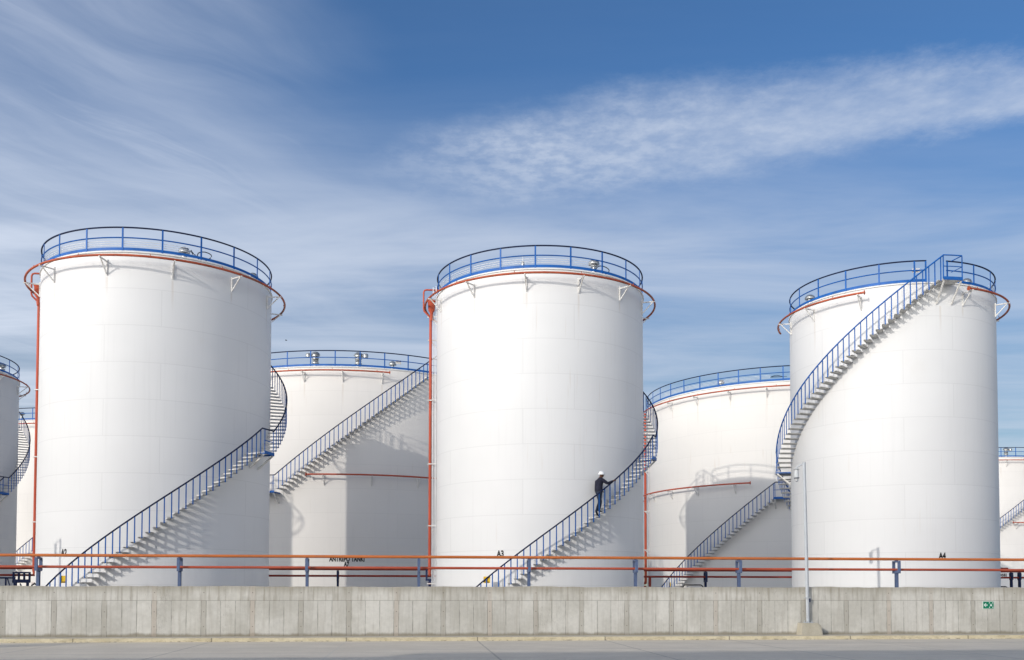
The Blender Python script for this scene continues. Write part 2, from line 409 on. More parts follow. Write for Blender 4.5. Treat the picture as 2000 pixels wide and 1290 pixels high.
def make_stair(root, r, g, low=None, up=None, landing=None, width=0.68, vis=(-180, 180), top=None, rail_mat='navy'):
    """low/up = (intercept, slope): handrail height above the eye as a function of the angle in degrees"""
    Ro = r + width; zl = 5.95
    pts = []; treads = []
    if low:
        i1, s1 = low; aL = (zl + 1.0 - i1) / s1
        k = 1; z = BASE - E + 0.2
        while z < zl - 0.05:
            a = (z + 1.0 - i1) / s1
            if vis[0] <= a <= vis[1]: treads.append((a, z, i1 + s1 * a))
            z += 0.2
        a0 = max(vis[0], (BASE - E + 1.1 - i1) / s1)
        if a0 < aL: pts += [pol(Ro, a0 + (aL - a0) * i / 60, g(i1 + s1 * (a0 + (aL - a0) * i / 60))) for i in range(61)]
    if landing:
        l0, l1 = landing
        pts += [pol(Ro, l0 + (l1 - l0) * i / 8, g(zl + 1.0)) for i in range(1, 8)]
    if up:
        i2, s2 = up; aU = (zl + 1.0 - i2) / s2
        z = zl + 0.2
        zmax = 13.62 if top else 13.5
        while z < zmax:
            a = (z + 1.0 - i2) / s2
            if vis[0] <= a <= vis[1]: treads.append((a, z, i2 + s2 * a))
            z += 0.2
        aT = min(vis[1], (14.66 - i2) / s2)
        if aT > aU: pts += [pol(Ro, aU + (aT - aU) * i / 70, g(i2 + s2 * (aU + (aT - aU) * i / 70))) for i in range(71)]
    st = MB().tube(pts, 0.033, 8).build('staircase', M[rail_mat], root)
    # one tread, one baluster; every step is a copy turned round the tank axis
    run = 0.29; am = degrees(run / (r + width / 2)) / 2
    tr = MB().sector(r + 0.015, Ro - 0.01, -am, am, -0.012, 0.0, 3)
    tr.sector(r + 0.015, Ro - 0.01, -am, -am + degrees(0.012 / r), -0.055, -0.0125, 1)
    tr.bar((0.04, -r, -0.03), (0.04, -Ro + 0.02, -0.03), 0.03, 0.034)
    tm = tr.mesh('tread', M['tread'], False)
    bl = MB().bar((0, -Ro, -0.05), (0, -Ro, 0.985), 0.046, 0.022, up=(0, 1, 0)).mesh('baluster', M['blue'], False)
    for a, z, zr in treads:
        link('tread', tm, st, (0, 0, g(z)), radians(a))
        link('baluster', bl, st, (0, 0, g(zr) - 1.0), radians(a))
    if landing:
        lm = MB().sector(r + 0.01, Ro + 0.02, l0, l1, g(zl) - 0.03, g(zl), 5)
        ld = lm.build('landing', M['tread'], st, False)
        ed = MB().sector(Ro + 0.021, Ro + 0.035, l0 - 0.1, l1 + 0.1, g(zl) - 0.09, g(zl) + 0.05, 5)
        for a in (l0, l1):
            ed.bar(pol(r + 0.02, a, g(zl) - 0.062), pol(Ro + 0.02, a, g(zl) - 0.062), 0.02, 0.06)
        ed.build('landing_edge', M['blue'], st, False)
        for a in (l0 + 0.4, l1 - 0.4):
            link('baluster', bl, st, (0, 0, g(zl)), radians(a))
            MB().bar(pol(r + 0.02, a, g(zl) - 0.66), pol(Ro - 0.02, a, g(zl) - 0.09), 0.08, 0.06).build('landing_brace', M['bracket'], st, False)
        MB().tube([pol(Ro, l0 + (l1 - l0) * i / 6, g(zl) + 0.5) for i in range(7)], 0.02, 6).build('landing_rail', M['blue'], st)
    if top:
        t0, t1 = top; zt = 13.6
        MB().sector(r - 0.1, Ro + 0.02, t0, t1, g(zt) - 0.03, g(zt) + 0.03, 5).build('landing', M['tread'], st, False)
        ed = MB().sector(Ro + 0.021, Ro + 0.035, t0 - 0.1, t1 + 0.1, g(zt) - 0.05, g(zt) + 0.1, 5)
        ed.build('landing_edge', M['blue'], st, False)
        rl = MB()
        for zz, rad in ((14.655, 0.029), (14.16, 0.021)):
            rl.tube([pol(Ro, t0 + (t1 - t0) * i / 5, g(zz)) for i in range(6)] , rad, 8)
            rl.tube([pol(Ro, t1, g(zz)), pol(r - 0.02, t1, g(zz) - (0.0 if zz > 14.5 else 0.0))], rad * 0.8, 8)
        rl.build('landing_rail', M['blue'], st)
        for a in (t0, t1): link('baluster', bl, st, (0, 0, g(zt) + 0.05), radians(a))
        for a in (t0 + 0.3, t1 - 0.5):
            MB().bar(pol(r + 0.02, a, g(zt) - 0.9), pol(Ro - 0.02, a, g(zt) - 0.06), 0.06, 0.06).build('landing_brace', M['bracket'], st, False)

def make_riser(root, r, g, a=-86, R=0.3, rad=0.066, loop=True, mat='riser', zt=12.8, foot=0.66):
    da = lambda d: degrees(d / r)
    fp = pol(r + R, a, g(foot))
    pts = [fp + Vector((0, 1.3, 0)), fp + Vector((0, 0.16, 0)), fp + Vector((0, 0.05, 0.04)), fp + Vector((0, 0, 0.16)), pol(r + R, a, g(zt))]
    rp = MB().tube(pts, rad, 12).build('riser_pipe', M[mat], root)
    for z in (1.6, 4.3, 7.2, 10.2):
        MB().tube([pol(r + R, a, z - 0.03), pol(r + R, a, z + 0.03)], rad * 1.35, 12).build('pipe_collar', M[mat], rp)
        MB().bar(pol(r, a + 1.5, z), pol(r + R + 0.1, a + 0.6, z), 0.05, 0.04).build('pipe_bracket', M['bracket'], rp)
    if loop:
        lo = [pol(r + R, a, g(zt)), pol(r + R + 0.12, a, g(zt + 0.12)), pol(r + R + 0.3, a, g(zt + 0.3)), pol(r + R + 0.33, a, g(zt + 0.42)),
              pol(r + R + 0.33, a, g(14.0)), pol(r + R + 0.29, a, g(14.09)), pol(r + R + 0.2, a, g(14.12)), pol(r - 0.3, a, g(14.12))]
        MB().tube(lo, rad * 0.62, 10).build('riser_loop', M[mat], rp)
        fc = MB().lathe([(0.05, -0.65), (0.07, -0.5), (0.07, -0.3), (0.15, -0.18), (0.17, 0.2), (0.20, 0.24), (0.20, 0.28), (0.0, 0.29)], 16, pol(r + R - 0.03, a + 2.6, g(13.25)))
        fc.build('foam_chamber', M[mat], rp)

BR2 = (-156, -126, -96, -66, -36.4, -4.1, 25.8, 55.7, 87.1, 118); BR3 = (-160, -130, -100, -68.8, -37.1, -8.2, 18.4, 44.5, 72.9, 102)
BR4 = (-95, -65.6, -36.0, 5.0, 18.8, 54.0, 88); BR7 = (-20.2, -7.4, 5.4, 18.3); BR8 = (-63.3, -49.2, -35, -21.3)
white_a = shell_mat('white tank plate', (0.72, 0.72, 0.711), 72, 16, 26, drips=BR3)
white_b = shell_mat('white tank plate', (0.72, 0.72, 0.711), 72, 21, 26, drips=BR2)
white_c = shell_mat('white tank plate', (0.702, 0.702, 0.694), 72, 12, 27, drips=BR4)
cream = shell_mat('cream white tank plate', (0.735, 0.71, 0.67), 32.73, 5, 14, 0.945, 0.35, drips=BR7)
cream_b = shell_mat('cream white tank plate', (0.73, 0.71, 0.672), 32.73, 11, 17, 0.945, 0.35, drips=BR8)
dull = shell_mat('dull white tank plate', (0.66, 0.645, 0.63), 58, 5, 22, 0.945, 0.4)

TA2 = (-16.034, 43.05, 4.907); TA3 = (1.30, 45.005, 4.869); TA4 = (18.596, 46.663, 4.714)
TA7 = (-11.38, 68.66, 10.6); TA8 = (20.42, 71.74, 10.14)

tank('tall white storage tank lettered A2, foremost on the left, blue stair rising right', *TA2, mat=white_b,
     stair=dict(low=(2.007, 0.0722), up=(1.23, 0.0735), landing=(70.0, 78.0), width=0.74, vis=(-37, 182), top=(182.8, 191)),
     posts=(20, 3.0), rail_gap=(178.5, 188), rings=((-172, 136, False, True),), brackets=(-156, -126, -96, -66, -36.4, -4.1, 25.8, 55.7, 87.1, 118),
     ring_r=0.6, riser=dict(a=-81.5), uprights=((-84.5, 0.27),), letters=(('A2', -25.5, 1.35, 0.26, 0.335),),
     vents=(('low', 33.2, 0.8), ('dome', 95.7, 0.8), ('dome', 100, 1.3)), conduit=(-80, 34), placard=(-17.2, 0.38, 4.907 + 0.70, 0.25, 0.29))
tank('tall white storage tank lettered A3 with a worker climbing its stair', *TA3, mat=white_a,
     stair=dict(low=(2.27, 0.0711), up=(1.81, 0.0722), landing=(65.0, 71.5), width=0.66, vis=(-38, 177.5), top=(178, 187)),
     posts=(20, -3.8), rail_gap=(174, 184), rings=((-172, 122, False, True),), brackets=(-160, -130, -100, -68.8, -37.1, -8.2, 18.4, 44.5, 72.9, 102),
     ring_r=0.56, riser=dict(a=-85), letters=(('A3', -21.75, 1.40, 0.25, 0.33),),
     vents=(('dome', 34.4, 0.8), ('stub', -11.2, 0.5)), conduit=(-85, 28), uprights=((-86, 0.10), (-84.3, 0.18), (-81.6, 0.05)),
     placard=(-25.4, 0.41, 4.869 + 0.62, 0.31, 0.27))
tank('tall white storage tank lettered A4, its stair reaching a roof platform', *TA4, mat=white_c,
     stair=dict(low=(15.0, 0.0727), up=(14.45, 0.0729), landing=(-110.7, -102.9), width=0.71, vis=(-176, 3), top=(2.6, 11.9), rail_mat='blue'),
     posts=(20, -8.5), rail_gap=(-2.2, 9.0), rings=((-118, -32.5, False, True), (16.6, 128, True, False)), brackets=(-95, -65.6, -36.0, 18.8, 54.0, 88, 118),
     ring_r=0.56, letters=(('A4', 3.95, 1.38, 0.26, 0.33),), vents=(('dome', -89.1, 0.8), ('low', 37.0, 0.8)), conduit=(46, 76), plate=(-7.5, 14.24, 0.32, 0.19))
tank('broad half-shaded white storage tank lettered A7, behind and between A2 and A3', *TA7, mat=cream,
     stair=dict(low=(9.9, 0.1497), up=(9.28, 0.1497), landing=(-20.6, -15.7), width=0.72, vis=(-44, 36)),
     posts=(44, 2.8), rings=((-60, 20.4, False, True),), brackets=(-46, -33, -20.2, -7.4, 5.4, 18.3), ring_r=0.5, ring_z=13.33,
     mid=(-5.8, 56, True, False, 6.97, (-0.5, 14.9, 31.1, 46)),
     letters=(('ANTREPO TANKI', 7.1, 1.71, 0.27, 2.14), ('A7', 7.0, 1.40, 0.26, 0.33)),
     vents=(('breather_left', -5.0, 0.8), ('breather_right', 10.5, 0.8), ('low', 23.1, 0.8)), plate=(24.0, 14.16, 0.36, 0.25))
tank('broad white storage tank with shaded stair, behind and between A3 and A4', *TA8, mat=cream_b,
     stair=dict(low=(9.59, 0.1435), up=(8.95, 0.147), landing=(-18.9, -13.8), width=0.72, vis=(-80, 4)),
     posts=(44, -40.0), rings=((-112, 40, False, False),), brackets=(-78, -63.3, -49.2, -35, -21.3, -7), ring_r=0.5, ring_z=13.25,
     mid=(-112, -26.9, False, True, 7.0, (-78, -63.3, -49.2, -33.2)), riser=dict(a=-89.6, R=0.24, rad=0.10, loop=False, zt=13.3, foot=0.5),
     uprights=((-86.7, 0.07),), conduit=(-70, -20), vents=(('low', -42.0, 1.0),), placard=(-60.7, 0.36, 10.14 + 0.66, 0.16, 0.30))
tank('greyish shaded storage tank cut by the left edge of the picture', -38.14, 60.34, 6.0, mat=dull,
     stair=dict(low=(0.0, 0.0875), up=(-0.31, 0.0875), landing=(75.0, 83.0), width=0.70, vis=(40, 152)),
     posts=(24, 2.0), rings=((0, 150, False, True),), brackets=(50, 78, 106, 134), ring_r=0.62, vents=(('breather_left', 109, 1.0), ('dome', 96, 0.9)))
tank('far cream storage tank seen in the gap left of tank A2', -37.5, 87.0, 10.3, mat=cream,
     stair=dict(low=(4.65, 0.1497), width=0.72, vis=(-30, 10)), posts=(44, -15.5), rings=((-40, 0.5, False, False),), brackets=(-30, -17), ring_r=0.5, ring_z=13.3,
     vents=(('dome', -17.6, 0.9),), extra=lambda root, r, g: MB().tube([pol(r + 0.5, 0.5, g(13.3)), pol(r + 0.5, 1.0, g(13.2)), pol(r + 0.5, 1.0, 0)], 0.06, 8).build('riser_pipe', M['riser'], root))
tank('far cream storage tank seen in the gap right of tank A4', 51.5, 107.8, 10.3, mat=cream,
     stair=dict(up=(8.75, 0.1497), low=(9.3, 0.1497), landing=(-18, -12.2), width=0.72, vis=(-30, 24)), posts=(44, 1.0), rings=((-60, 60, False, False),),
     brackets=(-4.5, 9, 22), ring_r=0.5, ring_z=13.3, mid=(-2.5, 50, True, False, 6.89, (0.5, 14)), letters=(('ANTREPO TANKI', -11.2, 1.42, 0.27, 2.14),),
     vents=(('breather_right', -2.1, 0.9),))
# the next tank of the front row, just outside the frame: its shadow falls on A7
tank('tall white storage tank outside the picture, left of tank A2', -33.4, 41.4, 4.9, mat=white_a,
     posts=(20, 0), rings=((-110, 120, False, True),), brackets=(-60, -30, 0, 30, 60, 90), ring_r=0.6)

# ------------------------------------------------------------------ pipe rack along the wall
FY = 36.75
def rack_pt(X, off=0.0, z=0.0): return Vector((X, FY + K * X + off, z))
def pipe_line(name, label, z, r, mat, off=0.0, x0=-60, x1=75, base=FY):
    pts = [(x0 + (x1 - x0) * i / 40, base + K * (x0 + (x1 - x0) * i / 40) + off, z) for i in range(41)]
    o = MB().tube(pts, r, 14).build(name, mat, None)
    return tag(o, label, 'pipe', 'pipes on the rack')
pipe_line('pipe', 'long orange pipe on top of the blue support frames behind the wall', E + 1.24, 0.056, M['orange'])
pipe_line('pipe', 'long red pipe threaded through the blue support frames behind the wall', E + 0.82, 0.050, M['red'], 0.05)

def support_mesh(fr, post, z_top, deep=False):
    pass
def make_support(label, X, base, rz, z_pipe, mat, w=0.50, h=0.50, group='blue pipe support frames', post_off=0.0):
    """closed channel frame standing across the rack on a single post; the upper pipe rests on it"""
    t = thing('pipe_support', label, 'pipe support', (X, base + K * X, 0.45), rz, group)
    zt = z_pipe - 0.056 - 0.45 - 0.02; zb = zt - h; c = 0.10
    f = MB()
    f.box((0, 0, zt - 0.03), (c, w, 0.06)); f.box((0, 0, zb + 0.06), (c, w, 0.12))
    for sy in (-1, 1): f.box((0, sy * (w / 2 - 0.035), (zb + 0.12 + zt - 0.06) / 2), (c + 0.004, 0.07, zt - zb - 0.18))
    f.build('frame', mat, t, False)
    p = MB()
    p.box((0, post_off, zb / 2), (0.012, 0.10, zb)); 
    for sy in (-1, 1): p.box((0, post_off + sy * 0.056, zb / 2), (0.11, 0.012, zb))
    p.build('post', mat, t, False)
    MB().box((0, post_off, 0.012), (0.22, 0.22, 0.024)).build('base_plate', mat, t, False)
    MB().box((0, 0, zt + 0.010), (0.08, 0.16, 0.018)).build('pipe_shoe', mat, t, False)
    return t
def img_x(px, base):           # where a rack line crosses the sight line through photo column px
    q = (px - 1000) / F_PX; return q * base / (1 - q * K)
spots = [(75, 'blue pipe support frame under tank A2 beside its yellow placard, leftmost'), (351, 'blue pipe support frame in front of the right half of tank A2'),
         (600, 'blue pipe support seen edge-on, just left of the lettering on tank A7'), (818, 'blue pipe support seen edge-on left of the red riser pipe of tank A3'),
         (1033, 'blue pipe support seen edge-on in front of the foot of the A3 stair'), (1241, 'blue pipe support frame at the right edge of tank A3'),
         (1443, 'blue pipe support frame in front of the shaded stair left of tank A4'), (1751, 'blue pipe support frame in front of tank A4, right of the lamp post')]
for px, lb in spots:
    X = img_x(px, FY); make_support(lb, X, FY, ROW, E + 1.24, M['rack'])
# rear rack, mostly in the shadow of the tanks
RB = 51.3
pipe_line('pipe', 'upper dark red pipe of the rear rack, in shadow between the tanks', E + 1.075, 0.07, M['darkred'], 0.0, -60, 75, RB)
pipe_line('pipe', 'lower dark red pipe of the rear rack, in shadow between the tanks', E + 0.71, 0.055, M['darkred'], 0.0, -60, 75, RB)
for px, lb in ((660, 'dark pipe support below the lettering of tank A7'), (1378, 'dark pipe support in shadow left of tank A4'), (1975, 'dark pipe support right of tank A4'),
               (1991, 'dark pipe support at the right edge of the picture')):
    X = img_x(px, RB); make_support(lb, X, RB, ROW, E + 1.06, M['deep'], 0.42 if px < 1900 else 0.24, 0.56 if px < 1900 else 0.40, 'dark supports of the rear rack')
# stub pipe above the rear rack on the right
x0 = img_x(1953, RB - 3); x1 = img_x(1968, RB - 3)
tag(MB().tube([(x0 - 2.5, RB - 3 + K * (x0 - 2.5), E + 1.13), (x1, RB - 3 + K * x1, E + 1.13)], 0.075, 12).build('pipe', M['darkred']), 'short brown pipe stub right of tank A4 above the red pipe', 'pipe', 'pipes on the rack')
# foot of the A3 riser: pipe bend held in a dark blue yoke
t = thing('pipe_yoke', 'dark blue yoke holding the foot of the red riser left of tank A3', 'pipe support', (-3.85, 44.72, 0.45), 0.0)
y = MB(); zc = E + 0.64 - 0.45
for sx in (-1, 1): y.box((sx * 0.15, 0, zc + 0.10), (0.085, 0.10, 0.52))
y.box((0, 0, zc - 0.19), (0.385, 0.104, 0.09))
y.build('frame', M['deep'], t, False)
MB().box((0, 0, (zc - 0.235) / 2), (0.12, 0.11, zc - 0.235)).build('post', M['deep'], t, False)
# red valve piece at the foot of the riser between A3 and A8
vx, vy = img_x(1259, 58), 58 + K * img_x(1259, 58)
t = thing('valve', 'dark red valve at the foot of the riser right of tank A3', 'valve', (vx, vy, 0.45))
v = MB(); v.lathe([(0.09, 0.6), (0.16, 0.62), (0.16, 0.68), (0.10, 0.7), (0.15, 0.85), (0.10, 1.0), (0.17, 1.02), (0.17, 1.1), (0.11, 1.12), (0.11, 1.6)], 16)
v.build('valve_body', M['darkred'], t)
MB().tube([(0.02, 0, 1.35), (0.30, 0.0, 1.36), (0.33, 0.02, 1.5), (0.33, 0.02, 2.2)], 0.08, 10).build('pipe_bend', M['darkred'], t)
MB().box((0, 0, 0.3), (0.14, 0.14, 0.6)).build('post', M['deep'], t, False)
# three-bay dark stand on the far left
sx_, sy_ = img_x(45.5, RB), RB + K * img_x(45.5, RB)
t = thing('pipe_stand', 'black steel pipe stand with three square openings at the left edge', 'pipe stand', (sx_, sy_, 0.45), ROW)
f = MB(); W_, zb_, zt_ = 0.86, 1.66, 2.22
f.box((0, -0.2, zt_ - 0.04), (W_, 0.1, 0.08)); f.box((0, -0.2, zb_ + 0.09), (W_, 0.1, 0.18))
for i in range(4): f.box((-W_ / 2 + 0.04 + i * (W_ - 0.08) / 3, -0.2, (zb_ + 0.18 + zt_ - 0.08) / 2), (0.075, 0.104, zt_ - zb_ - 0.26))
f.build('frame', M['deep'], t, False)
for X in (-0.28, 0.30): MB().box((X, -0.2, zb_ / 2), (0.11, 0.1, zb_)).build('leg', M['deep'], t, False)
MB().bar((-0.06, -0.2, zb_ - 0.03), (0.22, -0.2, 0.9), 0.05, 0.05).build('brace', M['deep'], t, False)
# railing left of it
t = thing('railing', 'low dark blue railing at the left edge beside the black pipe stand', 'railing', (img_x(0, 49), 49 + K * img_x(0, 49), 0.45), ROW)
MB().tube([(-6, 0, E + 0.54 - 0.45), (0.72, 0, E + 0.54 - 0.45)], 0.04, 8).build('top_rail', M['deep'], t)
for X in (-2.4, -1.2, 0.28, 0.68): MB().box((X, 0, (E + 0.52 - 0.45) / 2), (0.07, 0.05, E + 0.52 - 0.45)).build('post', M['deep'], t, False)
MB().bar((0.36, 0, E + 0.5 - 0.45), (0.56, 0, 1.2), 0.05, 0.04).build('brace', M['deep'], t, False)
# bent handrail loops that just show over the wall
def loop(label, px0, px1, base, ze, tail=False):
    a, b = img_x(px0, base), img_x(px1, base)
    A = Vector((a, base + K * a, 0)); t = thing('handrail_loop', label, 'handrail', (A.x, A.y, 0.45), ROW, 'bent handrails behind the wall')
    L = b - a; zt = E + ze - 0.45
    pts = [(0, 0, 0), (0, 0, zt - 0.2), (0.04, 0, zt - 0.08), (0.16, 0, zt), (L - 0.16, 0, zt), (L - 0.04, 0, zt - 0.08), (L, 0, zt - 0.2), (L, 0, 0)]
    MB().tube(pts, 0.035, 8).build('rail', M['cable'], t)
    MB().tube([(0.0, 0, zt - 0.5), (L, 0, zt - 0.5)], 0.025, 6).build('mid_rail', M['cable'], t)
loop('black bent handrail peeping over the wall below the shaded stair', 1333, 1374, 56, 0.29)
loop('black bent handrail peeping over the wall right of tank A4', 1950, 1969, 54, 0.21)
loop('small black bent handrail peeping over the wall left of the A2 stair', 61, 75, 42, 0.24)

# ------------------------------------------------------------------ concrete bund wall
WF = 35.08                                 # front face of the wall at X = 0
WH = 1.785
def wall_mat():
    m, t, b = new_mat('board marked concrete')
    co, x, y, z = t.obj()
    jit = t.m('MULTIPLY', t.m('SUBTRACT', t.noise(t.xyz(t.m('MULTIPLY', x, 0.7), 0.0, t.m('MULTIPLY', z, 2.0)), 2.0, 3), 0.5), 0.03)
    u = t.m('DIVIDE', t.m('ADD', t.m('ADD', x, jit), 0.90), 1.70)
    fl = t.m('FLOOR', u); mm = t.m('MULTIPLY', t.m('FRACT', u), 1.70)
    strip = t.sm(mm, 0.165, 0.185, 1, 0)
    idx = t.m('ADD', t.m('MULTIPLY', fl, 4), t.m('ADD', t.m('GREATER_THAN', mm, 0.175), t.m('ADD', t.m('GREATER_THAN', mm, 0.68), t.m('GREATER_THAN', mm, 1.19))))
    upper = t.sm(z, 1.275, 1.285)
    tone = t.m('SUBTRACT', t.white(t.xyz(idx, 3.0, 1.0)), 0.5)
    lnoise = t.sm(t.noise(t.xyz(t.m('MULTIPLY', x, 0.9), 5.0, t.m('MULTIPLY', z, 1.2)), 1.6, 3), 0.35, 0.62)
    line = 0.0
    for c_ in (0.175, 0.68, 1.19):
        d = t.m('ABSOLUTE', t.m('SUBTRACT', mm, c_)); line = t.m('MAXIMUM', t.sm(d, 0.004, 0.022, 1, 0), line)
    d = t.m('MINIMUM', mm, t.m('SUBTRACT', 1.70, mm)); line = t.m('MAXIMUM', t.sm(d, 0.004, 0.020, 1, 0), line)
    line = t.m('MULTIPLY', line, t.m('MULTIPLY', t.m('ADD', t.m('MULTIPLY', lnoise, 0.75), 0.25), t.m('SUBTRACT', 1.0, t.m('MULTIPLY', upper, 0.88))))
    hz = t.sm(t.m('ABSOLUTE', t.m('SUBTRACT', z, t.m('ADD', 1.28, t.m('MULTIPLY', jit, 0.2)))), 0.004, 0.018, 1, 0)
    line = t.m('MAXIMUM', line, t.m('MULTIPLY', hz, 0.75))
    big = t.noise(co, 0.55, 5, 0.6); fine = t.noise(co, 7.0, 5, 0.65)
    c = t.mix(t.sm(big, 0.36, 0.64), (0.52, 0.505, 0.45, 1), (0.655, 0.64, 0.585, 1))
    vm = t.add('ShaderNodeVectorMath', operation='SCALE'); t.l.new(c, vm.inputs[0])
    sc = t.m('ADD', 1.0, t.m('MULTIPLY', tone, t.m('MULTIPLY', t.m('SUBTRACT', 1.0, t.m('MULTIPLY', upper, 0.75)), 0.13)))
    sc = t.m('MULTIPLY', sc, t.sm(fine, 0.25, 0.75, 0.93, 1.05))
    t.put(vm.inputs['Scale'], sc); c = vm.outputs[0]
    # vertical weather streaks, strongest in the upper pour
    s1 = t.noise(t.xyz(t.m('MULTIPLY', x, 9.0), 0.0, t.m('MULTIPLY', z, 0.5)), 1.0, 5, 0.65)
    s2 = t.noise(t.xyz(t.m('MULTIPLY', x, 2.2), 7.0, t.m('MULTIPLY', z, 0.25)), 1.0, 4, 0.6)
    c = t.mix(t.m('MULTIPLY', t.sm(s1, 0.45, 0.72), t.m('ADD', t.m('MULTIPLY', upper, 0.36), 0.28)), c, (0.27, 0.235, 0.175, 1))
    c = t.mix(t.m('MULTIPLY', t.sm(s1, 0.50, 0.28), t.m('ADD', t.m('MULTIPLY', upper, 0.2), 0.10)), c, (0.62, 0.585, 0.49, 1))
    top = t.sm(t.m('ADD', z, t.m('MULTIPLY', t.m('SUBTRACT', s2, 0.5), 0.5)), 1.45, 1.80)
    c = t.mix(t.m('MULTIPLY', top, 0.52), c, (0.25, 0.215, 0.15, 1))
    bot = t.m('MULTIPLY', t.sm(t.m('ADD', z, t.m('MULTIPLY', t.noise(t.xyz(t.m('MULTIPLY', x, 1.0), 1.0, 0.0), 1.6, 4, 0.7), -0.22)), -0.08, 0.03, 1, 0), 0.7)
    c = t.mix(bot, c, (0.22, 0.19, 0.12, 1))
    # a few dark seepage runs and a hairline crack or two
    rn = t.noise(t.xyz(t.m('MULTIPLY', x, 1.0), 11.0, t.m('MULTIPLY', z, 0.12)), 3.2, 5, 0.75)
    rz_ = t.noise(t.xyz(t.m('MULTIPLY', x, 0.4), 17.0, z), 1.3, 3)
    c = t.mix(t.m('MULTIPLY', t.sm(rn, 0.66, 0.74), t.sm(rz_, 0.42, 0.6, 0.0, 0.6)), c, (0.20, 0.18, 0.145, 1))
    ck = t.m('ABSOLUTE', t.m('SUBTRACT', t.noise(t.xyz(t.m('MULTIPLY', x, 0.55), 23.0, t.m('MULTIPLY', z, 0.16)), 2.0, 6, 0.7), 0.5))
    c = t.mix(t.m('MULTIPLY', t.sm(ck, 0.0045, 0.0), t.sm(t.noise(t.xyz(x, 3.0, 0.0), 0.35, 2), 0.5, 0.6, 0.0, 0.45)), c, (0.17, 0.155, 0.13, 1))
    # dark strips between the form panels with tie holes, some pinkish
    pk = t.white(t.xyz(fl, 8.0, 2.0))
    sc_ = t.mix(t.sm(pk, 0.6, 0.9), (0.36, 0.335, 0.28, 1), (0.50, 0.42, 0.34, 1))
    c = t.mix(t.m('MULTIPLY', strip, t.m('SUBTRACT', 0.5, t.m('MULTIPLY', upper, 0.22))), c, sc_)
    hole = 0.0
    for hzz in (0.35, 0.88, 1.56):
        dx = t.m('SUBTRACT', mm, 0.088); dz = t.m('SUBTRACT', z, hzz)
        dd = t.m('SQRT', t.m('ADD', t.m('MULTIPLY', dx, dx), t.m('MULTIPLY', dz, dz)))
        hole = t.m('MAXIMUM', t.sm(dd, 0.012, 0.03, 1, 0), hole)
    c = t.mix(t.m('MULTIPLY', hole, 0.65), c, (0.17, 0.155, 0.135, 1))
    c = t.mix(t.m('MULTIPLY', line, 0.62), c, (0.15, 0.14, 0.12, 1))
    # pale mortar patches near the foot
    pt = t.m('MULTIPLY', t.sm(t.noise(t.xyz(x, 2.0, t.m('MULTIPLY', z, 1.3)), 1.1, 4, 0.7), 0.66, 0.74), t.sm(z, 0.5, 0.2))
    c = t.mix(t.m('MULTIPLY', pt, 0.5), c, (0.62, 0.58, 0.48, 1))
    t.put(b.inputs['Base Color'], c); b.inputs['Roughness'].default_value = 0.92
    bp = t.add('ShaderNodeBump'); bp.inputs['Strength'].default_value = 0.5; bp.inputs['Distance'].default_value = 1.0
    t.put(bp.inputs['Height'], t.m('ADD', t.m('MULTIPLY', line, -0.008), t.m('ADD', t.m('MULTIPLY', fine, 0.004), t.m('MULTIPLY', strip, -0.003))))
    t.l.new(bp.outputs[0], b.inputs['Normal'])
    return m
wl = MB(); n = 640; x0, x1 = -70.0, 90.0
vs = []; fs = []
for i in range(n + 1):
    x = x0 + (x1 - x0) * i / n; dz = random.uniform(-0.010, 0.010) + 0.010 * sin(x * 1.7) + 0.006 * sin(x * 0.53 + 1)
    for yy, zz in ((0, -0.3), (0, WH + dz - 0.015), (0.015, WH + dz), (0.28, WH + dz), (0.28, -0.3)): vs.append((x, yy, zz))
for i in range(n):
    for k in range(4): fs.append((i * 5 + k, (i + 1) * 5 + k, (i + 1) * 5 + k + 1, i * 5 + k + 1))
fs += [(0, 1, 2, 3, 4), tuple(n * 5 + k for k in (4, 3, 2, 1, 0))]
wl.raw(vs, fs)
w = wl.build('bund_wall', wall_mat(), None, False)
w.location = (0, WF, 0.12); w.rotation_euler = (0, 0, ROW)
tag(w, 'long low board-marked concrete wall in front of the tanks', 'wall')

